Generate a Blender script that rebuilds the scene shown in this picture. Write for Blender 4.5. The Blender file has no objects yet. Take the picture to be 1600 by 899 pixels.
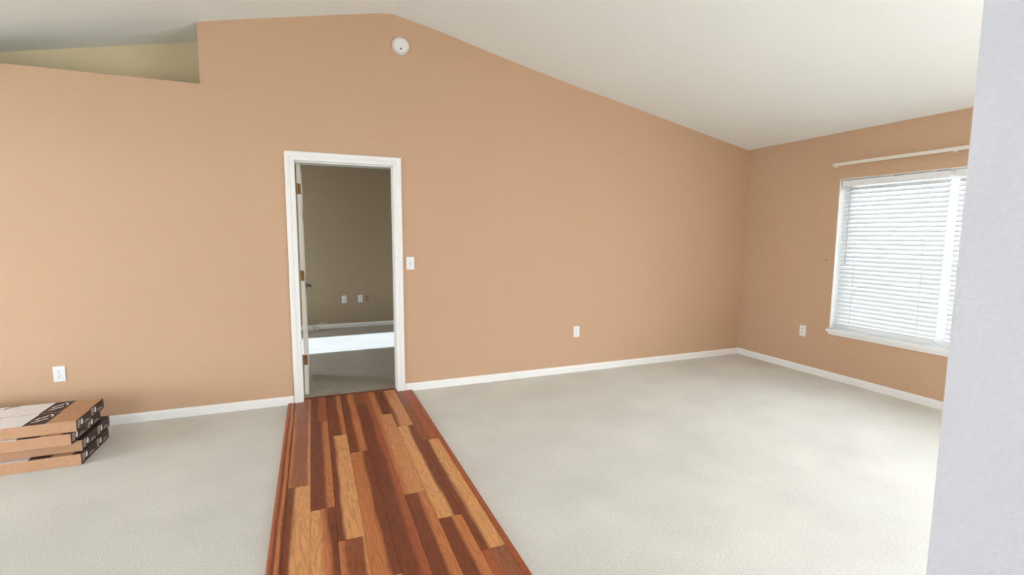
import bpy, bmesh, math, random
from mathutils import Vector, Matrix
random.seed(7)
S = bpy.context.scene
C = S.collection

# ------------------------------------------------------------------ camera
YAW, PITCH, ROLL = 0.3889, 0.1058, 0.0049
cam = bpy.data.cameras.new('camera'); co = bpy.data.objects.new('camera', cam); C.objects.link(co)
f = Vector((math.sin(YAW)*math.cos(PITCH), math.cos(YAW)*math.cos(PITCH), -math.sin(PITCH)))
r = f.cross(Vector((0, 0, 1))).normalized(); u = r.cross(f)
r2 = r*math.cos(ROLL)+u*math.sin(ROLL); u2 = -r*math.sin(ROLL)+u*math.cos(ROLL)
M = Matrix((r2, u2, -f)).transposed().to_4x4(); M.translation = Vector((-0.370, -4.4129, 1.4286))
co.matrix_world = M
cam.sensor_width = 36; cam.lens = 763.0*36/1600; cam.clip_start = 0.05
S.camera = co

# ------------------------------------------------------------------ world, sun, exposure
SKY = 9.0
w = bpy.data.worlds.new('world'); S.world = w; w.use_nodes = True
bg = w.node_tree.nodes['Background']; bg.inputs[0].default_value = (0.82, 0.91, 1.0, 1); bg.inputs[1].default_value = SKY
SUN_E = 12.0
sl = bpy.data.lights.new('sun', 'SUN'); sl.energy = SUN_E; sl.angle = math.radians(1.6); sl.color = (0.62, 0.78, 1.0)
so = bpy.data.objects.new('sun', sl); C.objects.link(so)
sd = Vector((1.0, 0.04, -0.404)).normalized()
so.rotation_euler = sd.to_track_quat('-Z', 'Y').to_euler(); so.location = (-12, 0, 8)
def area(name, loc, direc, sx, sy, power, col=(1, 1, 1), portal=False):
    l = bpy.data.lights.new(name, 'AREA'); l.shape = 'RECTANGLE'; l.size = sx; l.size_y = sy; l.energy = power; l.color = col
    o = bpy.data.objects.new(name, l); C.objects.link(o); o.location = loc
    o.rotation_euler = Vector(direc).to_track_quat('-Z', 'Y').to_euler()
    if portal: l.cycles.is_portal = True
    return o
# daylight portals in the openings
area('portal_window', (4.62, -2.04, 1.26), (-1, 0, 0), 1.84, 1.48, 1, portal=True)
area('portal_slider', (-4.42, -1.95, 1.04), (1, 0, 0), 1.9, 2.06, 1, portal=True)
area('portal_rear', (-2.8, -6.62, 1.1), (0, 1, 0), .8, 2.16, 1, portal=True)
area('portal_side', (4.62, -5.1, 1.12), (-1, 0, 0), 2.6, 2.2, 1, portal=True)
area('portal_bedroom', (-2.72, 2.2, 1.3), (1, 0, 0), 1.0, 1.4, 1, portal=True)
vs = S.view_settings; vs.view_transform = 'Standard'; vs.look = 'None'; vs.gamma = 1; vs.use_curve_mapping = False
vs.exposure = 0.74

# ------------------------------------------------------------------ materials
def lin(c):
    return tuple(((v/255)/12.92 if v/255 <= .04045 else ((v/255+.055)/1.055)**2.4) for v in c)+(1,)
def nmat(name, col, rough=.6, spec=.3, metal=0.0, bump=0.0, scale=200.0, detail=2.0, var=0.0, vscale=3.0, bdist=.002):
    m = bpy.data.materials.new(name); m.use_nodes = True; nt = m.node_tree; b = nt.nodes['Principled BSDF']
    b.inputs['Base Color'].default_value = col if len(col) == 4 else tuple(col)+(1,)
    b.inputs['Roughness'].default_value = rough; b.inputs['Metallic'].default_value = metal
    b.inputs['Specular IOR Level'].default_value = spec
    tc = nt.nodes.new('ShaderNodeTexCoord')
    if bump > 0:
        n = nt.nodes.new('ShaderNodeTexNoise'); n.inputs['Scale'].default_value = scale; n.inputs['Detail'].default_value = detail
        nt.links.new(tc.outputs['Object'], n.inputs['Vector'])
        bp = nt.nodes.new('ShaderNodeBump'); bp.inputs['Strength'].default_value = bump; bp.inputs['Distance'].default_value = bdist
        nt.links.new(n.outputs['Fac'], bp.inputs['Height']); nt.links.new(bp.outputs['Normal'], b.inputs['Normal'])
    if var > 0:
        n2 = nt.nodes.new('ShaderNodeTexNoise'); n2.inputs['Scale'].default_value = vscale; n2.inputs['Detail'].default_value = 4
        nt.links.new(tc.outputs['Object'], n2.inputs['Vector'])
        mp = nt.nodes.new('ShaderNodeMapRange'); mp.inputs[1].default_value = .3; mp.inputs[2].default_value = .7
        mp.inputs[3].default_value = 1-var; mp.inputs[4].default_value = 1+var
        nt.links.new(n2.outputs['Fac'], mp.inputs[0])
        mx = nt.nodes.new('ShaderNodeVectorMath'); mx.operation = 'SCALE'
        mx.inputs[0].default_value = tuple(b.inputs['Base Color'].default_value)[:3]
        nt.links.new(mp.outputs[0], mx.inputs['Scale']); nt.links.new(mx.outputs[0], b.inputs['Base Color'])
    return m
TAN = nmat('tan_paint', (.615, .405, .262), .75, .2, bump=.5, scale=130, detail=3, var=.07, vscale=150)
NICHE = nmat('niche_pale_tan', (.78, .66, .43), .8, .2, bump=.3, scale=130, detail=3, var=.03, vscale=160)  # paler, yellower tone than the tan walls
CEIL = nmat('ceiling_paint', (.87, .88, .84), .85, .15, bump=.5, scale=90, detail=4, var=.03, vscale=140)
NEARW = nmat('near_wall_paint', (.82, .84, .90), .8, .2, bump=.9, scale=75, detail=4, bdist=.004, var=.015, vscale=120)
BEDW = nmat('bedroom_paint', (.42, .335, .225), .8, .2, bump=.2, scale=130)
TRIM = nmat('white_trim', (.91, .90, .87), .35, .4)
DOORM = nmat('door_paint', (.84, .79, .70), .4, .4)
PLASTIC = nmat('white_plastic', (.87, .87, .86), .35, .5)
DARKP = nmat('dark_slot', (.10, .10, .11), .5, .4)
GREYP = nmat('grey_plastic', (.55, .56, .58), .4, .4)
BRASS = nmat('antique_brass', (.32, .20, .08), .35, .5, metal=.8, var=.15, vscale=60)
CHROME = nmat('satin_nickel', (.35, .33, .30), .25, .5, metal=.9)
RODM = nmat('cream_rod', (.78, .73, .63), .4, .4)
STEEL = nmat('dark_nail', (.06, .05, .045), .5, .4, metal=.5)
KRAFT = nmat('kraft_cardboard', (.55, .315, .18), .8, .15, bump=.15, scale=60, var=.05, vscale=25)
PRINT = nmat('brown_print', (.036, .016, .013), .5, .3, var=.2, vscale=60)
LABEL = nmat('white_label', (.88, .90, .93), .25, .5, var=.02, vscale=20)
INK = nmat('white_ink', (.78, .74, .70), .5, .3)
CONC = nmat('concrete', (.62, .61, .58), .9, .1, var=.08, vscale=3)
CABLE = nmat('white_cable', (.72, .68, .60), .5, .3)

def carpet(name, base, var=.30):
    m = bpy.data.materials.new(name); m.use_nodes = True; nt = m.node_tree; b = nt.nodes['Principled BSDF']
    b.inputs['Roughness'].default_value = .95; b.inputs['Specular IOR Level'].default_value = .05
    b.inputs['Sheen Weight'].default_value = .15
    tc = nt.nodes.new('ShaderNodeTexCoord')
    n = nt.nodes.new('ShaderNodeTexNoise'); n.inputs['Scale'].default_value = 150; n.inputs['Detail'].default_value = 5; n.inputs['Roughness'].default_value = .7
    n2 = nt.nodes.new('ShaderNodeTexNoise'); n2.inputs['Scale'].default_value = 2.2; n2.inputs['Detail'].default_value = 3
    for k in (n, n2): nt.links.new(tc.outputs['Object'], k.inputs['Vector'])
    a = nt.nodes.new('ShaderNodeMapRange'); a.inputs[1].default_value = .3; a.inputs[2].default_value = .7; a.inputs[3].default_value = 1-var; a.inputs[4].default_value = 1+var*.6
    c = nt.nodes.new('ShaderNodeMapRange'); c.inputs[1].default_value = .3; c.inputs[2].default_value = .7; c.inputs[3].default_value = .93; c.inputs[4].default_value = 1.04
    nt.links.new(n.outputs['Fac'], a.inputs[0]); nt.links.new(n2.outputs['Fac'], c.inputs[0])
    mu = nt.nodes.new('ShaderNodeMath'); mu.operation = 'MULTIPLY'; nt.links.new(a.outputs[0], mu.inputs[0]); nt.links.new(c.outputs[0], mu.inputs[1])
    sc = nt.nodes.new('ShaderNodeVectorMath'); sc.operation = 'SCALE'; sc.inputs[0].default_value = base
    nt.links.new(mu.outputs[0], sc.inputs['Scale']); nt.links.new(sc.outputs[0], b.inputs['Base Color'])
    bp = nt.nodes.new('ShaderNodeBump'); bp.inputs['Strength'].default_value = .7; bp.inputs['Distance'].default_value = .006
    nt.links.new(n.outputs['Fac'], bp.inputs['Height']); nt.links.new(bp.outputs['Normal'], b.inputs['Normal'])
    return m
CARPET = carpet('cream_carpet', (.83, .81, .74))
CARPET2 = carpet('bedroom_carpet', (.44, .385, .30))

# wood plank: bands across the board (0..1 from its left edge), given as (position, colour)
WD = dict(D=(130, 68, 44), M=(150, 84, 54), P=(158, 96, 68), O=(200, 124, 76), L=(214, 146, 94), T=(226, 162, 106), R=(172, 92, 60))
def wood(name, bands, seed, x0, wd):
    m = bpy.data.materials.new(name); m.use_nodes = True; nt = m.node_tree; b = nt.nodes['Principled BSDF']
    b.inputs['Roughness'].default_value = .42; b.inputs['Specular IOR Level'].default_value = .35
    L = nt.links.new; N = nt.nodes.new
    tc = N('ShaderNodeTexCoord'); sp = N('ShaderNodeSeparateXYZ'); L(tc.outputs['Object'], sp.inputs[0])
    # position across the board
    ax = N('ShaderNodeMapRange'); ax.inputs[1].default_value = x0; ax.inputs[2].default_value = x0+wd; L(sp.outputs[0], ax.inputs[0]); ax.clamp = False
    mpv = N('ShaderNodeMapping'); mpv.inputs['Scale'].default_value = (9, 1.3, 1); mpv.inputs['Location'].default_value = (seed*3.7, seed*5.1, seed)
    L(tc.outputs['Object'], mpv.inputs[0])
    n = N('ShaderNodeTexNoise'); n.inputs['Scale'].default_value = 1.6; n.inputs['Detail'].default_value = 3; L(mpv.outputs[0], n.inputs['Vector'])
    wob = N('ShaderNodeMath'); wob.operation = 'MULTIPLY_ADD'; wob.inputs[1].default_value = .36; L(n.outputs['Fac'], wob.inputs[0])
    L(ax.outputs[0], wob.inputs[2])
    sub = N('ShaderNodeMath'); sub.operation = 'SUBTRACT'; sub.inputs[1].default_value = .18; L(wob.outputs[0], sub.inputs[0])
    cr = N('ShaderNodeValToRGB'); el = cr.color_ramp.elements
    pts = []
    for i, (s, e, k) in enumerate(bands):
        pts.append((s+min(.08, (e-s)*.4) if i else 0, k)); pts.append((e-min(.08, (e-s)*.4) if i < len(bands)-1 else 1, k))
    el[0].position = pts[0][0]; el[0].color = lin(WD[pts[0][1]]); el[1].position = pts[-1][0]; el[1].color = lin(WD[pts[-1][1]])
    for p, k in pts[1:-1]:
        e = el.new(p); e.color = lin(WD[k])
    L(sub.outputs[0], cr.inputs[0])
    # cathedral grain rings and fine pores
    mp2 = N('ShaderNodeMapping'); mp2.inputs['Scale'].default_value = (15, 2.1, 1); mp2.inputs['Location'].default_value = (seed*1.9, seed*2.3, 0); L(tc.outputs['Object'], mp2.inputs[0])
    g = N('ShaderNodeTexNoise'); g.inputs['Scale'].default_value = 1.0; g.inputs['Detail'].default_value = 1.5; L(mp2.outputs[0], g.inputs['Vector'])
    gm = N('ShaderNodeMath'); gm.operation = 'MULTIPLY'; gm.inputs[1].default_value = 62; L(g.outputs['Fac'], gm.inputs[0])
    gs = N('ShaderNodeMath'); gs.operation = 'SINE'; L(gm.outputs[0], gs.inputs[0])
    gr = N('ShaderNodeMapRange'); gr.inputs[1].default_value = .2; gr.inputs[2].default_value = 1; gr.inputs[3].default_value = 1.0; gr.inputs[4].default_value = .82; L(gs.outputs[0], gr.inputs[0])
    mp3 = N('ShaderNodeMapping'); mp3.inputs['Scale'].default_value = (160, 7, 1); L(tc.outputs['Object'], mp3.inputs[0])
    pn = N('ShaderNodeTexNoise'); pn.inputs['Scale'].default_value = 1; pn.inputs['Detail'].default_value = 3; L(mp3.outputs[0], pn.inputs['Vector'])
    pr = N('ShaderNodeMapRange'); pr.inputs[1].default_value = .3; pr.inputs[2].default_value = .7; pr.inputs[3].default_value = .84; pr.inputs[4].default_value = 1.12; L(pn.outputs['Fac'], pr.inputs[0])
    mm = N('ShaderNodeMath'); mm.operation = 'MULTIPLY'; L(gr.outputs[0], mm.inputs[0]); L(pr.outputs[0], mm.inputs[1])
    sc = N('ShaderNodeVectorMath'); sc.operation = 'SCALE'; L(cr.outputs[0], sc.inputs[0]); L(mm.outputs[0], sc.inputs['Scale'])
    L(sc.outputs[0], b.inputs['Base Color'])
    return m

# blind slats let a little daylight through
SLAT = nmat('blind_slat', (.84, .86, .86), .4, .35)
nt = SLAT.node_tree; tr = nt.nodes.new('ShaderNodeBsdfTranslucent'); tr.inputs[0].default_value = (.85, .92, .95, 1)
mxs = nt.nodes.new('ShaderNodeMixShader'); mxs.inputs[0].default_value = .03
nt.links.new(nt.nodes['Principled BSDF'].outputs[0], mxs.inputs[1]); nt.links.new(tr.outputs[0], mxs.inputs[2])
nt.links.new(mxs.outputs[0], nt.nodes['Material Output'].inputs[0])
CORD = nmat('blind_cord', (.88, .90, .90), .6, .2)
nt = CORD.node_tree; tr = nt.nodes.new('ShaderNodeBsdfTranslucent'); tr.inputs[0].default_value = (.95, .97, .98, 1)
mxs = nt.nodes.new('ShaderNodeMixShader'); mxs.inputs[0].default_value = .4
nt.links.new(nt.nodes['Principled BSDF'].outputs[0], mxs.inputs[1]); nt.links.new(tr.outputs[0], mxs.inputs[2])
nt.links.new(mxs.outputs[0], nt.nodes['Material Output'].inputs[0])
GLASS = bpy.data.materials.new('window_glass'); GLASS.use_nodes = True; nt = GLASS.node_tree
nt.nodes.remove(nt.nodes['Principled BSDF'])
t_ = nt.nodes.new('ShaderNodeBsdfTransparent'); t_.inputs[0].default_value = (.66, .67, .67, 1)
g_ = nt.nodes.new('ShaderNodeBsdfGlossy'); g_.inputs['Roughness'].default_value = .03
fr = nt.nodes.new('ShaderNodeFresnel'); fr.inputs[0].default_value = 1.25
mx = nt.nodes.new('ShaderNodeMixShader'); nt.links.new(fr.outputs[0], mx.inputs[0]); nt.links.new(t_.outputs[0], mx.inputs[1]); nt.links.new(g_.outputs[0], mx.inputs[2])
nt.links.new(mx.outputs[0], nt.nodes['Material Output'].inputs[0])

# ------------------------------------------------------------------ mesh helpers
def obj(name, bm, mat, parent=None, smooth=False, bevel=0, seg=2, kind=None):
    bmesh.ops.recalc_face_normals(bm, faces=bm.faces)
    me = bpy.data.meshes.new(name); bm.to_mesh(me); bm.free(); me.materials.append(mat)
    if smooth:
        for p in me.polygons: p.use_smooth = True
    o = bpy.data.objects.new(name, me); C.objects.link(o)
    if parent is not None: o.parent = parent
    if bevel > 0:
        b = o.modifiers.new('bevel', 'BEVEL'); b.width = bevel; b.segments = seg; b.limit_method = 'ANGLE'
    if kind: o['kind'] = kind
    return o
def addbox(bm, x0, x1, y0, y1, z0, z1):
    v = [bm.verts.new(p) for p in [(x0, y0, z0), (x1, y0, z0), (x1, y1, z0), (x0, y1, z0), (x0, y0, z1), (x1, y0, z1), (x1, y1, z1), (x0, y1, z1)]]
    for q in [(3, 2, 1, 0), (4, 5, 6, 7), (0, 1, 5, 4), (1, 2, 6, 5), (2, 3, 7, 6), (3, 0, 4, 7)]: bm.faces.new([v[i] for i in q])
def box(*a):
    bm = bmesh.new(); addbox(bm, *a); return bm
def boxes(*L):
    bm = bmesh.new()
    for a in L: addbox(bm, *a)
    return bm
def prism(bm, pts, fn, d0, d1):
    """extrude the 2D outline pts from d0 to d1; fn(a, b, d) gives the 3D point"""
    A = [bm.verts.new(fn(a, b, d0)) for a, b in pts]; B = [bm.verts.new(fn(a, b, d1)) for a, b in pts]
    bm.faces.new(A); bm.faces.new(B[::-1]); n = len(pts)
    for i in range(n): bm.faces.new([A[i], B[i], B[(i+1) % n], A[(i+1) % n]])
    return bm
def lathe(bm, prof, c, axis, n=32):
    """prof = (radius, height) list, revolved about axis through c"""
    ax = Vector(axis).normalized(); a = ax.orthogonal().normalized(); b = ax.cross(a); c = Vector(c); rings = []
    for rr, h in prof:
        rings.append([bm.verts.new(c+ax*h+(a*math.cos(2*math.pi*i/n)+b*math.sin(2*math.pi*i/n))*rr) for i in range(n)])
    for A, B in zip(rings, rings[1:]):
        for i in range(n): bm.faces.new([A[i], A[(i+1) % n], B[(i+1) % n], B[i]])
    bm.faces.new(rings[0][::-1]); bm.faces.new(rings[-1])
    return bm
def tube(bm, pts, rad, n=8):
    pts = [Vector(p) for p in pts]; rings = []
    for i, p in enumerate(pts):
        t = (pts[min(i+1, len(pts)-1)]-pts[max(i-1, 0)]).normalized()
        a = t.cross(Vector((.13, .21, .97))).normalized(); b = t.cross(a)
        rings.append([bm.verts.new(p+(a*math.cos(2*math.pi*k/n)+b*math.sin(2*math.pi*k/n))*rad) for k in range(n)])
    for A, B in zip(rings, rings[1:]):
        for i in range(n): bm.faces.new([A[i], A[(i+1) % n], B[(i+1) % n], B[i]])
    bm.faces.new(rings[0][::-1]); bm.faces.new(rings[-1])
    return bm
def tag(o, label, cat, group=None):
    o['label'] = label; o['category'] = cat
    if group: o['group'] = group
    return o
def thing(name, label, cat, loc, group=None, kind=None):
    o = bpy.data.objects.new(name, None); C.objects.link(o); o.location = loc; o.empty_display_size = .1
    tag(o, label, cat, group)
    if kind: o['kind'] = kind
    return o
def struct_root(name, loc):
    o = bpy.data.objects.new(name, None); C.objects.link(o); o.location = loc; o['kind'] = 'structure'; o.empty_display_size = .1
    return o

XC = 4.4503          # face of the right wall
WT = .115            # interior wall thickness
XL = -4.3            # face of the left wall
# ceiling profile along x (z of the underside)
CP = [(-4.42, 2.316), (-1.1, 2.996), (-.7, 3.083), (-.24, 3.181), (.2, 3.272), (.33, 3.288), (.46, 3.267), (.82, 3.192), (1.43, 3.05), (2.11, 2.905), (2.89, 2.752), (3.77, 2.579), (4.60, 2.416)]
def zc(x):
    for (a, za), (b, zb) in zip(CP, CP[1:]):
        if a <= x <= b: return za+(zb-za)*(x-a)/(b-a)
    return CP[0][1] if x < CP[0][0] else CP[-1][1]
XZ = lambda a, b, d: (a, d, b)
YZ = lambda a, b, d: (d, a, b)

# ------------------------------------------------------------------ structure
DX0, DX1, DH = -.481, .313, 2.031      # door opening (jamb faces)
NX = -1.1; NZ = 2.551; ND = .40        # plant ledge niche
xl = next(a+(NZ-za)*(b-a)/(zb-za) for (a, za), (b, zb) in zip(CP, CP[1:]) if za <= NZ <= zb)
out = [(XL-.1, 0), (DX0-.018, 0), (DX0-.018, DH+.018), (DX1+.018, DH+.018), (DX1+.018, 0), (XC+.1, 0)]
out += [(x, z+.02) for x, z in reversed([(XC+.1, zc(XC+.1))]+[]) ]
out += [(x, z+.02) for x, z in reversed(CP) if NX < x < XC]
out += [(NX, zc(NX)+.02), (NX, NZ), (xl, NZ), (XL-.1, zc(XL-.1)+.02)]
bm = prism(bmesh.new(), out, XZ, 0, WT)
obj('wall_back', bm, TAN, kind='structure')
# niche lining behind the low part of the back wall
bm = boxes((xl-.3, NX+.06, ND, ND+.06, NZ-.08, 3.05), (NX, NX+.06, WT, ND, NZ-.08, 3.03), (xl-.3, NX, WT, ND, NZ-.08, NZ))
obj('wall_niche', bm, NICHE, kind='structure')
# right wall with its window hole and an unseen side opening added for daylight
WY0, WY1, WZ0, WZ1 = -2.955, -1.125, .505, 1.990
RT = .16
bm = boxes((XC, XC+RT, WY1, WT, 0, 2.47), (XC, XC+RT, -3.8, WY0, 0, 2.47), (XC, XC+RT, -6.72, -6.4, 0, 2.47), (XC, XC+RT, -6.4, -3.8, 2.22, 2.47), (XC, XC+RT, WY0, WY1, 0, WZ0), (XC, XC+RT, WY0, WY1, WZ1, 2.47))
obj('wall_right', bm, TAN, kind='structure')
# ceiling: one vaulted slab
pts = CP+[(x, z+.12) for x, z in reversed(CP)]
o = obj('ceiling', prism(bmesh.new(), pts, XZ, -6.75, ND+.06), CEIL, kind='structure', smooth=False)
# wall corner close to the photographer
NXW, NYW = .75, -3.880
def topbox(bm, x0, x1, y0, y1, z0=0):
    P = [(x0, z0), (x1, z0), (x1, zc(x1)+.03)]+[(x, z+.03) for x, z in reversed(CP) if x0 < x < x1]+[(x0, zc(x0)+.03)]
    prism(bm, P, XZ, y0, y1)
bm = bmesh.new(); topbox(bm, NXW, NXW+WT, -6.6, NYW)
obj('wall_near', bm, NEARW, kind='structure', bevel=.006, seg=3)
bm = bmesh.new(); topbox(bm, NXW+WT, XC+RT, -6.72, -6.6)
obj('wall_front', bm, TAN, kind='structure')
# left wall with the opening of a glass door
SY0, SY1, SZ = -2.9, -1.0, 2.05
bm = boxes((XL-.15, XL, SY1, WT, 0, 2.36), (XL-.15, XL, -6.6, SY0, 0, 2.36), (XL-.15, XL, SY0, SY1, SZ, 2.36))
obj('wall_left', bm, TAN, kind='structure')
# rear wall with an unseen opening, added to let in fill daylight
RX0, RX1, RZ = -3.2, -2.4, 2.15
bm = bmesh.new(); topbox(bm, XL-.1, RX0, -6.72, -6.6); topbox(bm, RX1, NXW+WT, -6.72, -6.6); topbox(bm, RX0, RX1, -6.72, -6.6, RZ)
obj('wall_rear', bm, TAN, kind='structure')
obj('floor', box(XL-.15, XC+.16, -6.72, WT*.5, -.12, 0), CARPET, kind='structure')
# bedroom shell
BX0, BX1, BY1 = -2.6, 2.3, 3.45
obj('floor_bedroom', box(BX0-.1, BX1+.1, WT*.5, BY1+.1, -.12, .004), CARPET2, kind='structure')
bm = boxes((BX0-.1, BX0, WT, 1.72, 0, 2.46), (BX0-.1, BX0, 2.69, BY1, 0, 2.46), (BX0-.1, BX0, 1.72, 2.69, 0, .55), (BX0-.1, BX0, 1.72, 2.69, 2.0, 2.46),
           (BX0-.1, BX1+.1, BY1, BY1+.1, 0, 2.46), (BX1, BX1+.1, WT, BY1, 0, 2.46))
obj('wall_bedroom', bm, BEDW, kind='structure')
obj('ceiling_bedroom', box(BX0-.1, BX1+.1, WT, BY1+.1, 2.44, 2.468), CEIL, kind='structure')
obj('ground', box(-40, 40, -40, 40, -.30, -.16), CONC, kind='structure')
bm = boxes((XL-6.5, XL-.15, -6.8, .6, 2.36, 2.46))
obj('ceiling_sun_shield', bm, CEIL, kind='structure')  # unseen roof slab, added to keep the sun out of the left opening

# baseboards: profiled boards
def baseprof(h=.0705, t=.014): return [(0, 0), (t, 0), (t, h-.018), (t*.75, h-.009), (t*.45, h-.004), (t*.3, h), (0, h)]
def base_x(name, x0, x1, y, sgn):   # runs along x on a wall facing sgn*y
    obj(name, prism(bmesh.new(), [(y+sgn*a, b) for a, b in baseprof()], YZ, x0, x1), TRIM, kind='structure')
def base_y(name, y0, y1, x, sgn):
    obj(name, prism(bmesh.new(), [(x+sgn*a, b) for a, b in baseprof()], XZ, y0, y1), TRIM, kind='structure')
base_x('baseboard_back', DX1+.07, XC, 0, -1)
base_x('baseboard_back_left', XL, DX0-.072, 0, -1)
base_y('baseboard_right', -3.8, 0, XC, -1)
base_x('baseboard_bedroom', BX0, BX1, BY1, -1)

# door casing (mitred look: profiled legs and head)
CW = .072
def caseprof(): # (across from inner edge, proud of the wall)
    return [(0, 0), (0, .009), (.006, .012), (.030, .012), (.036, .016), (.058, .018), (.068, .016), (CW, .010), (CW, 0)]
def casing(name, x0, x1, h, y, sg):
    bm = bmesh.new()
    P = caseprof(); loops = []
    for (cx, cz, dx, dz) in [(x0, 0, -1, 0), (x0, h, -1, 1), (x1, h, 1, 1), (x1, 0, 1, 0)]:
        loops.append([bm.verts.new((cx+dx*a, y+sg*b, cz+dz*a)) for a, b in P])
    for A, B in zip(loops, loops[1:]):
        for i in range(len(P)): bm.faces.new([A[i], A[(i+1) % len(P)], B[(i+1) % len(P)], B[i]])
    bm.faces.new(loops[0]); bm.faces.new(loops[-1][::-1])
    return obj(name, bm, TRIM, kind='structure')
casing('trim_1', DX0+.004, DX1-.004, DH-.002, 0, -1)
casing('trim_2', DX0+.004, DX1-.004, DH-.002, WT, 1)
# door: jamb, stop, slab with hinges and lever
door = struct_root('door_1', (-.466, WT+.020, 0)); D0 = door.location.copy()
def local(o, root):      # meshes are modelled in world coordinates
    o.matrix_parent_inverse = Matrix.Translation(-root.location); return o
def part(name, bm, mat, root, **k):
    o = obj(name, bm, mat, None, **k); o.parent = root; o.matrix_parent_inverse = Matrix.Translation(-root.location); return o
def sub(name, bm, mat, par, **k):
    o = obj(name, bm, mat, None, **k); o.parent = par
    w_ = Matrix.Translation(par.parent.location) @ par.matrix_parent_inverse @ par.matrix_basis
    o.matrix_parent_inverse = w_.inverted(); return o
part('jamb', boxes((DX0-.018, DX0, 0, WT, 0, DH), (DX1, DX1+.018, 0, WT, 0, DH), (DX0-.018, DX1+.018, 0, WT, DH, DH+.018)), TRIM, door)
part('door_stop', boxes((DX0, DX0+.004, .04, .075, 0, DH), (DX1-.010, DX1, .04, .075, 0, DH), (DX0+.004, DX1-.010, .04, .075, DH-.010, DH)), TRIM, door)
part('strike_plate', box(DX1-.0015, DX1+.001, .080, .105, .90, .96), BRASS, door)
dy0 = WT+.020; DT = .030; dx = -.466
slab = part('door_panel', box(dx, dx+DT, dy0, dy0+.765, .028, DH-.004), DOORM, door, bevel=.0015)
# six raised fields on the side of the door that shows
for (a, b, c, d) in [(.11, .34, .22, .86), (.43, .66, .22, .86), (.11, .34, 1.02, 1.54), (.43, .66, 1.02, 1.54), (.11, .34, 1.66, 1.88), (.43, .66, 1.66, 1.88)]:
    sub('raised_field', box(dx+DT-.001, dx+DT+.004, dy0+a, dy0+b, c, d), DOORM, slab, bevel=.003)
for z in (1.812, 1.077, .339):
    h = bmesh.new(); addbox(h, dx+.004, dx+.030, dy0-.0025, dy0+.001, z-.044, z+.044)
    lathe(h, [(.0055, -.046), (.0055, .046)], (dx-.001, dy0-.004, z), (0, 0, 1), 12)
    lathe(h, [(.0035, .046), (.0045, .05), (.002, .054)], (dx-.001, dy0-.004, z), (0, 0, 1), 10)
    for k in (-.03, 0, .03): lathe(h, [(.0035, 0), (.003, .0015)], (dx+.018, dy0-.0025, z+k), (0, -1, 0), 8)
    sub('hinge', h, BRASS, slab)
h = bmesh.new(); cy, cz_ = dy0+.70, .925
lathe(h, [(.031, 0), (.031, .006), (.026, .010), (.012, .012), (.010, .045)], (dx+DT, cy, cz_), (1, 0, 0), 24)
tube(h, [(dx+DT+.045, cy+.004, cz_), (dx+DT+.047, cy-.02, cz_+.001), (dx+DT+.047, cy-.06, cz_), (dx+DT+.043, cy-.11, cz_-.003)], .008, 10)
sub('door_handle', h, CHROME, slab, smooth=True)

# window: frame, sashes, glass, mullion, stool
win = struct_root('window_1', (XC+.13, (WY0+WY1)/2, WZ0))
YM = (WY0+WY1)/2
fx0, fx1 = XC+.10, XC+.15
part('window_frame', boxes((fx0, fx1, WY0, WY0+.035, WZ0, WZ1), (fx0, fx1, WY1-.035, WY1, WZ0, WZ1), (fx0, fx1, WY0+.035, WY1-.035, WZ1-.035, WZ1), (fx0, fx1, WY0+.035, WY1-.035, WZ0, WZ0+.04)), TRIM, win)
a, b = WY0+.035, WY1-.035
s_ = part('sash', boxes((fx0+.008, fx1-.012, a, a+.03, WZ0+.04, WZ1-.035), (fx0+.008, fx1-.012, b-.03, b, WZ0+.04, WZ1-.035),
    (fx0+.008, fx1-.012, a+.03, b-.03, WZ0+.04, WZ0+.075), (fx0+.008, fx1-.012, a+.03, b-.03, WZ1-.065, WZ1-.035)), TRIM, win)
sub('pane', box(fx0+.022, fx0+.026, a+.03, b-.03, WZ0+.075, WZ1-.065), GLASS, s_)
# plaster return, white
part('reveal', boxes((XC-.001, fx0, WY1-.004, WY1+.003, WZ0, WZ1), (XC-.001, fx0, WY0-.003, WY0+.004, WZ0, WZ1), (XC-.001, fx0, WY0+.004, WY1-.004, WZ1-.004, WZ1+.003)), TRIM, win)
part('window_sill', boxes((XC-.032, fx0, WY0-.03, WY1+.018, WZ0-.022, WZ0+.006), (XC-.012, XC, WY0-.012, WY1+.006, WZ0-.052, WZ0-.022)), TRIM, win, bevel=.004)

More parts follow.
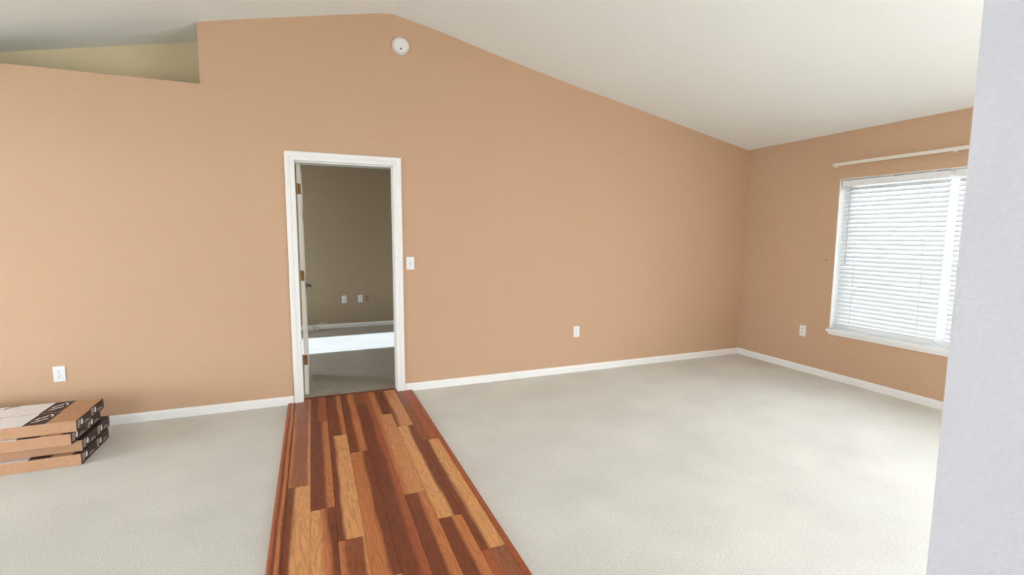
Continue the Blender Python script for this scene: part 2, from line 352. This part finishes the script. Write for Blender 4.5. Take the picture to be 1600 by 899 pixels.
# ------------------------------------------------------------------ floor of planks set in the carpet
fl = struct_root('floor_planks', (-.08, -1.9, 0))
PX = [-.542+.119*i for i in range(9)]
JT = [-1.53+1.277, -.545, -.86, -1.185, -.264, -.56, -.852, -1.168]
B_ = {  # bands of colour from the left edge of each board to the right edge, boards from the door outwards
 0: [[(0, .85, 'P'), (.85, 1, 'O')], [(0, .12, 'O'), (.12, .85, 'P'), (.85, 1, 'L')], [(0, .34, 'D'), (.34, 1, 'T')], [(0, .5, 'O'), (.5, 1, 'L')]],
 1: [[(0, .5, 'D'), (.5, 1, 'R')], [(0, .66, 'D'), (.66, 1, 'O')], [(0, .42, 'T'), (.42, .68, 'O'), (.68, 1, 'D')], [(0, 1, 'M')]],
 2: [[(0, .72, 'D'), (.72, 1, 'O')], [(0, .3, 'D'), (.3, 1, 'T')], [(0, .25, 'O'), (.25, .95, 'M'), (.95, 1, 'L')], [(0, 1, 'O')]],
 3: [[(0, .5, 'D'), (.5, .9, 'O'), (.9, 1, 'M')], [(0, .62, 'O'), (.62, 1, 'D')], [(0, .5, 'D'), (.5, 1, 'L')], [(0, 1, 'O')]],
 4: [[(0, .6, 'M'), (.6, 1, 'R')], [(0, .68, 'D'), (.68, 1, 'R')], [(0, .66, 'D'), (.66, 1, 'O')], [(0, 1, 'L')]],
 5: [[(0, .4, 'O'), (.4, 1, 'D')], [(0, .2, 'O'), (.2, 1, 'L')], [(0, .62, 'D'), (.62, 1, 'O')], [(0, 1, 'D')]],
 6: [[(0, .2, 'M'), (.2, 1, 'L')], [(0, .62, 'T'), (.62, 1, 'D')], [(0, .62, 'D'), (.62, 1, 'O')], [(0, 1, 'L')]],
 7: [[(0, .55, 'M'), (.55, 1, 'R')], [(0, .36, 'D'), (.36, 1, 'T')], [(0, .3, 'R'), (.3, 1, 'P')], [(0, 1, 'D')]],
}
FT = .011
for c in range(8):
    ys = [.05]+[JT[c]-1.277*k for k in range(0, 3)]+[-5.2]
    if c == 4: ys[2] = -2.9
    for k in range(4):
        a, b = ys[k+1], ys[k]
        m = wood('laminate_board', B_[c][k], c*4+k+1.3, PX[c], .119)
        part('plank', box(PX[c]+.0004, PX[c+1]-.0004, a+.0005, b-.0005, .0, FT), m, fl, bevel=.0009, seg=1)
EDGE = wood('edge_trim', [(0, .32, 'R'), (.32, .5, 'D'), (.5, .82, 'O'), (.82, 1, 'D')], 5.7, -.6, .058)
EDGE2 = wood('edge_trim', [(0, .55, 'R'), (.55, 1, 'M')], 9.7, .41, .034)
def moulding(x0, x1, m):
    wd = x1-x0
    P = [(x0, 0), (x0, .006), (x0+wd*.12, .013), (x0+wd*.35, .0165), (x0+wd*.5, .014), (x0+wd*.55, .012), (x0+wd*.65, .0155), (x0+wd*.9, .014), (x1, .0115), (x1, 0)]
    part('edge_moulding', prism(bmesh.new(), P, XZ, -5.2, -.02), m, fl)
moulding(-.600, PX[0]-.0005, EDGE)
x0, x1 = PX[8]+.0005, .444; wd = x1-x0
P = [(x0, 0), (x0, .0115), (x0+wd*.25, .0155), (x0+wd*.6, .016), (x0+wd*.88, .012), (x1, .005), (x1, 0)]
part('edge_moulding', prism(bmesh.new(), P, XZ, -5.2, -.02), EDGE2, fl)
part('threshold', prism(bmesh.new(), [(.05, 0), (.05, .011), (.062, .016), (.085, .015), (.098, .005), (.098, 0)], YZ, DX0+.001, DX1-.001), EDGE, fl)

# ------------------------------------------------------------------ outlets and switches
def frame_pt(face, cx, cz):
    """face: 'back' (wall y=cy facing -y) or 'right' (wall x=XC facing -x): returns (a, b, depth) -> point"""
    if face[0] == 'y': return lambda a, b, d: (cx+a, face[1]-d, cz+b)
    return lambda a, b, d: (face[1]-d, cx-a, cz+b)
def fbox(bm, F, a0, a1, b0, b1, d0, d1):
    v = [bm.verts.new(F(a, b, d)) for d in (d0, d1) for a, b in ((a0, b0), (a1, b0), (a1, b1), (a0, b1))]
    for q in [(3, 2, 1, 0), (4, 5, 6, 7), (0, 1, 5, 4), (1, 2, 6, 5), (2, 3, 7, 6), (3, 0, 4, 7)]: bm.faces.new([v[i] for i in q])
def outlet(face, cx, cz, label, w_=.070, h_=.114, group=None, mat=PLASTIC, slots=DARKP):
    F = frame_pt(face, cx, cz)
    t = thing('wall_outlet', label, 'outlet', F(0, 0, 0), group)
    bm = bmesh.new(); fbox(bm, F, -w_/2, w_/2, -h_/2, h_/2, 0.0003, .0055); part('cover_plate', bm, mat, t, bevel=.002)
    n = Vector(F(0, 0, 1))-Vector(F(0, 0, 0))
    for s in (-1, 1):
        bm = bmesh.new()
        P = [(-.016, -.009), (-.011, -.0145), (.011, -.0145), (.016, -.009), (.016, .009), (.011, .0145), (-.011, .0145), (-.016, .009)]
        A = [bm.verts.new(F(a, b+s*.0195, .0050)) for a, b in P]; B = [bm.verts.new(F(a, b+s*.0195, .0072)) for a, b in P]
        bm.faces.new(A); bm.faces.new(B[::-1])
        for i in range(8): bm.faces.new([A[i], B[i], B[(i+1) % 8], A[(i+1) % 8]])
        rc = part('receptacle', bm, mat, t)
        bm = bmesh.new()
        fbox(bm, F, -.0075, -.0050, s*.0195-.002, s*.0195+.0075, .0071, .0076); fbox(bm, F, .0050, .0070, s*.0195-.001, s*.0195+.007, .0071, .0076)
        lathe(bm, [(.0027, 0), (.0027, .0006)], F(0, s*.0195-.0085, .0071), n, 10)
        sub('slot', bm, slots, rc)
    bm = bmesh.new(); lathe(bm, [(.003, 0), (.0025, .001)], F(0, 0, .0055), n, 10); part('screw', bm, GREYP, t)
    return t
outlet(('y', 0), -2.084, .421, 'white duplex outlet on the tan wall above the stack of flooring cartons')
outlet(('y', 0), 2.170, .430, 'white duplex outlet low on the tan wall between the doorway and the room corner')
outlet(('x', XC), -.840, .436, 'white duplex outlet on the window wall, left of the blinds')
outlet(('y', BY1), .068, .443, 'left one of the two white outlets on the dark wall seen through the doorway')
outlet(('y', BY1), .304, .443, 'white outlet on the dark bedroom wall, right next to the wall-coloured jack plate')
# painted-over jack plate beside it
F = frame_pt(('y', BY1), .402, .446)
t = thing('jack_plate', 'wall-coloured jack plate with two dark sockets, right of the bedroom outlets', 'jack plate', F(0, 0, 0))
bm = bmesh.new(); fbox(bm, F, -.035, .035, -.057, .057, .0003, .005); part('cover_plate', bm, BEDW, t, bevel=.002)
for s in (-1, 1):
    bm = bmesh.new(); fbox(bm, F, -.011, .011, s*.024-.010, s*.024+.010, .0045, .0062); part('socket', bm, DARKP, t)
# switch
F = frame_pt(('y', 0), .4475, 1.177)
t = thing('light_switch', 'white toggle light switch on the tan wall right of the doorway', 'light switch', F(0, 0, 0))
bm = bmesh.new(); fbox(bm, F, -.0355, .0355, -.057, .057, .0003, .0055); part('cover_plate', bm, PLASTIC, t, bevel=.002)
bm = bmesh.new(); fbox(bm, F, -.0052, .0052, -.012, .012, .0054, .0062); part('toggle_slot', bm, GREYP, t)
bm = bmesh.new()
prism(bm, [(-.004, 0), (.004, 0), (.0035, .012), (-.0035, .012)], lambda a, b, d: (F(d, a+b*.55, .0058+b)), -.0035, .0035); part('toggle', bm, PLASTIC, t)
for s in (-1, 1):
    bm = bmesh.new(); lathe(bm, [(.003, 0), (.0026, .0012)], F(0, s*.030, .0054), (0, -1, 0), 10); part('screw', bm, GREYP, t)

# smoke detector under the ridge
sx, sz = .394, 3.035
t = thing('smoke_detector', 'round white smoke detector high on the tan wall under the ceiling ridge', 'smoke detector', (sx, 0, sz))
bm = bmesh.new(); lathe(bm, [(.070, .0003), (.072, .004), (.072, .014), (.069, .018)], (sx, 0, sz), (0, -1, 0), 48); part('base', bm, PLASTIC, t, smooth=False, bevel=.001)
bm = bmesh.new(); lathe(bm, [(.064, .017), (.063, .026), (.056, .034), (.040, .038), (.012, .039)], (sx, 0, sz), (0, -1, 0), 48); part('cover', bm, PLASTIC, t)
bm = bmesh.new()
for k in range(20):
    a0 = math.pi*(1.05+.9*k/20)
    p = Vector((math.cos(a0), 0, math.sin(a0)))
    tube(bm, [(sx+p.x*.060, -.0305, sz+p.z*.060), (sx+p.x*.0655, -.020, sz+p.z*.0655)], .0022, 6)
part('vent', bm, GREYP, t, kind='stuff')
bm = bmesh.new(); lathe(bm, [(.0075, .036), (.0075, .0405), (.006, .0415)], (sx-.002, 0, sz-.032), (0, -1, 0), 16); part('test_button', bm, DARKP, t)

# nail left in the window wall
bm = bmesh.new(); lathe(bm, [(.0022, 0.0), (.0022, .010), (.0060, .0105), (.0055, .013)], (XC, -1.046, 1.196), (-1, 0, 0), 12)
tag(obj('nail', bm, STEEL), 'small dark nail in the tan window wall, left of the blinds', 'nail')

# ------------------------------------------------------------------ curtain rod over the window
RZ_, RXc = 2.133, XC-.058
t = thing('curtain_rod', 'flat cream curtain rod mounted above the window blinds', 'curtain rod', (XC, YM, RZ_))
P = [(-.015, -.002), (-.008, -.006), (.008, -.006), (.015, -.002), (.015, .0035), (-.015, .0035)]
bm = prism(bmesh.new(), P, lambda a, b, d: (RXc+b, d, RZ_+a), WY0-.04, -1.085); part('rod', bm, RODM, t)
for y, y2 in ((-1.085, -1.07), (WY0-.04, WY0-.055)):
    bm = bmesh.new(); s = 1 if y2 > y else -1
    prism(bm, [(RXc-.005, y), (RXc+.004, y+s*.012), (XC-.002, y+s*.018), (XC-.002, y+s*.012), (RXc+.010, y+s*.006), (RXc+.004, y)], lambda a, b, d: (a, b, d), RZ_-.012, RZ_+.012)
    part('return_end', bm, RODM, t)
    bm = box(XC-.003, XC, min(y, y2)-.006, max(y, y2)+.012, RZ_-.022, RZ_+.022); part('bracket', bm, RODM, t, bevel=.001)
bm = bmesh.new(); addbox(bm, RXc+.003, XC, YM-.006, YM+.006, RZ_-.004, RZ_+.004); addbox(bm, XC-.003, XC, YM-.012, YM+.012, RZ_-.020, RZ_+.020)
part('bracket', bm, RODM, t)

# ------------------------------------------------------------------ blinds
PITCH_S = .0404; SW = .050; TILT = math.radians(48); BXC = XC+.045
def slat_mesh(L):
    bm = bmesh.new(); n = 6; up = []; dn = []
    for i in range(n+1):
        s = -SW/2+SW*i/n; h = .0032*(1-(2*s/SW)**2)
        for lst, off in ((up, .0013), (dn, -.0013)):
            x = s*math.cos(TILT)-(h+off)*math.sin(TILT); z = s*math.sin(TILT)+(h+off)*math.cos(TILT)
            lst.append((x, z))
    P = up+dn[::-1]
    prism(bm, P, lambda a, b, d: (a, d, b), -L/2, L/2)
    bmesh.ops.recalc_face_normals(bm, faces=bm.faces)
    me = bpy.data.meshes.new('slat'); bm.to_mesh(me); bm.free(); me.materials.append(SLAT); return me
def blind(y1, y0, label, wand_y):     # y1 = left edge in view (larger y)
    ym = (y0+y1)/2; L = y1-y0
    t = thing('window_blind', label, 'window blind', (BXC, ym, WZ1-.004), 'faux wood blinds in the window')
    hz0, hz1 = 1.922, 1.976
    part('headrail', boxes((BXC-.026, BXC+.026, y0, y1, hz0+.008, hz1)), PLASTIC, t, bevel=.002)
    part('valance', prism(bmesh.new(), [(BXC-.036, hz0), (BXC-.030, hz0), (BXC-.030, hz1), (BXC-.035, hz1), (BXC-.038, hz1-.008), (BXC-.036, hz1-.02), (BXC-.038, hz0+.01)], lambda a, b, d: (a, d, b), y0-.002, y1+.008), PLASTIC, t)
    for yy in (y0+.12, y1-.42): part('mounting_bracket', box(BXC-.024, BXC+.02, yy-.018, yy+.018, hz1-.001, WZ1-.002), PLASTIC, t)
    me = slat_mesh(L-.012); z = hz0-.026; n = 0
    while z > .60:
        o = bpy.data.objects.new('slat', me); C.objects.link(o); o.parent = t; o.location = (0, 0, z-t.location.z); z -= PITCH_S; n += 1
    zb = z+.004
    part('bottom_rail', box(BXC-.025, BXC+.025, y0+.006, y1-.006, zb-.010, zb+.010), PLASTIC, t, bevel=.003)
    for yy in (y1-.145, y0+.150):
        for xx in (BXC-SW/2*math.cos(TILT)-.004, BXC+SW/2*math.cos(TILT)+.004):
            part('ladder_cord', tube(bmesh.new(), [(xx, yy, hz0+.01), (xx, yy, zb-.008)], .0026, 6), CORD, t)
    part('tilt_wand', tube(bmesh.new(), [(BXC-.040, wand_y, hz0-.004), (BXC-.042, wand_y-.002, 1.5), (BXC-.045, wand_y-.004, 1.16)], .0042, 8), GREYP, t)
    return t
YG0, YG1 = YM-.024, YM+.020
blind(WY1-.028, YG1, 'white horizontal slat blind filling the left half of the window', WY1-.10)
blind(YG0, WY0+.02, 'white horizontal slat blind in the right window half, cut off by the near wall', YG0-.16)
# hold-down clip on the sill
bm = boxes((XC+.004, XC+.010, WY1-.022, WY1-.014, WZ0+.006, WZ0+.014)); tag(obj('hold_down_clip', bm, STEEL, bevel=.002), 'small dark clip on the left end of the white window sill', 'clip')

# ------------------------------------------------------------------ flooring cartons
CH, CWD, CL = .073, .221, 1.26
def carton(xe, yf, z0, label, top=False):
    """xe: x of the printed end, yf: y of the long side that faces the camera"""
    z1 = z0+CH-.003
    t = thing('flooring_carton', label, 'carton', (xe-CL/2, yf+CWD/2, z0), 'cartons of flooring stacked by the back wall')
    part('carton_body', box(xe-CL, xe, yf, yf+CWD, z0, z1), KRAFT, t, bevel=.0015)
    # folded flap line on the long side
    part('flap', box(xe-CL+.02, xe-.004, yf-.0012, yf+.0002, z1-.022, z1-.0015), KRAFT, t)
    part('printed_band', box(xe-.255, xe-.148, yf+.001, yf+CWD-.001, z1-.0005, z1+.0006), PRINT, t)
    lab = part('white_label', box(xe-CL+.01, xe-.2555, yf+.001, yf+CWD-.001, z1-.0005, z1+.0007), LABEL, t)
    if top:   # illegible white logo strokes on the band, a dark mark on the label
        def stroke(name, pts, wd, mat, zz, par):
            bm = bmesh.new(); up = []; dn = []
            for i, p in enumerate(pts):
                p = Vector(p); q = Vector(pts[min(i+1, len(pts)-1)])-Vector(pts[max(i-1, 0)]); nn = Vector((-q.y, q.x)).normalized()*wd/2
                up.append(p+nn); dn.append(p-nn)
            prism(bm, [tuple(v) for v in up+dn[::-1]], lambda a, b, d: (a, b, d), zz, zz+.0006)
            part(name, bm, mat, par)
        zz = z1+.0006; X = xe-.232; Y = yf+.05
        stroke('logo_stroke', [(X, Y), (X+.020, Y+.010), (X+.032, Y+.035), (X+.060, Y+.055)], .012, INK, zz, t)
        stroke('logo_stroke', [(X+.004, Y+.042), (X+.010, Y+.075), (X+.030, Y+.090), (X+.038, Y+.116)], .012, INK, zz, t)
        stroke('logo_stroke', [(X+.066, Y+.085), (X+.062, Y+.115), (X+.040, Y+.138)], .010, INK, zz, t)
        stroke('label_mark', [(xe-.50, yf+.17), (xe-.48, yf+.205), (xe-.44, yf+.212)], .012, PRINT, z1+.0007, t)
    else:     # the dark print wraps over the edge of the end
        part('printed_wrap', box(xe-.045, xe, yf+.001, yf+CWD-.001, z1-.0005, z1+.0006), PRINT, t)
    # dark printed end with white oval and text lines
    ep = part('printed_end', box(xe-.0003, xe+.0008, yf+.001, yf+CWD-.001, z0+.001, z1-.0005), PRINT, t)
    bm = bmesh.new(); lathe(bm, [(1, 0), (1, .0006)], (0, 0, 0), (1, 0, 0), 24)
    for v in bm.verts: v.co = Vector((xe+.0008+v.co.x, yf+.078+v.co.y*.0135, z0+CH*.52+v.co.z*.019))
    sub('oval_logo', bm, INK, ep)
    bm = bmesh.new()
    for zf, a, b in ((.80, .014, .052), (.62, .014, .058), (.44, .014, .060), (.26, .014, .048)):
        addbox(bm, xe+.0008, xe+.0014, yf+a, yf+b, z0+CH*zf-.0022, z0+CH*zf+.0022)
    for zf, a, b in ((.22, .11, .20), (.36, .12, .17)): addbox(bm, xe+.0008, xe+.0014, yf+a, yf+b, z0+CH*zf-.0012, z0+CH*zf+.0012)
    sub('print_lines', bm, INK, ep, kind='stuff')
    return t
FR = [(-1.738, -.722, 'bottom carton of the front row, lying on the carpet'), (-1.742, -.680, 'second carton up in the front row, set back in shade'),
      (-1.766, -.755, 'third carton up in the front row, jutting toward the camera'), (-1.742, -.735, 'top carton of the front row, white label on top')]
BK = [(-1.738, -.499, 'bottom carton of the back row, nearest the baseboard'), (-1.743, -.483, 'second carton up in the back row'),
      (-1.765, -.532, 'third carton up in the back row'), (-1.750, -.506, 'top carton of the back row, close to the wall below the outlet')]
for k, (xe, yf, s) in enumerate(FR): carton(xe, yf, .001+k*CH, 'brown flooring carton, '+s, k == 3)
for k, (xe, yf, s) in enumerate(BK): carton(xe, yf if k != 1 else -.456, .001+k*CH, 'brown flooring carton, '+s, k == 3)

# ------------------------------------------------------------------ coiled cable on the bedroom carpet
bm = bmesh.new(); pts = []
for i in range(110):
    a = i/109*2*math.pi*2.6
    rr = .13+.05*math.sin(a*.7)
    pts.append((-.47+1.1*rr*math.cos(a)+.05*math.sin(a*.5), 3.28+.5*rr*math.sin(a), .012+.05*abs(math.sin(a*1.3+.5))))
tube(bm, pts, .0055, 6)
tube(bm, [(-.38, 3.26, .03), (-.33, 3.24, .08), (-.29, 3.25, .125), (-.24, 3.27, .135), (-.20, 3.28, .11)], .007, 6)
tube(bm, [(-.62, 3.22, .07), (-.52, 3.20, .115), (-.42, 3.20, .11), (-.36, 3.21, .08)], .007, 6)
tag(obj('cable', bm, CABLE, smooth=True), 'loose white cable heaped by the baseboard beyond the open door', 'cable')
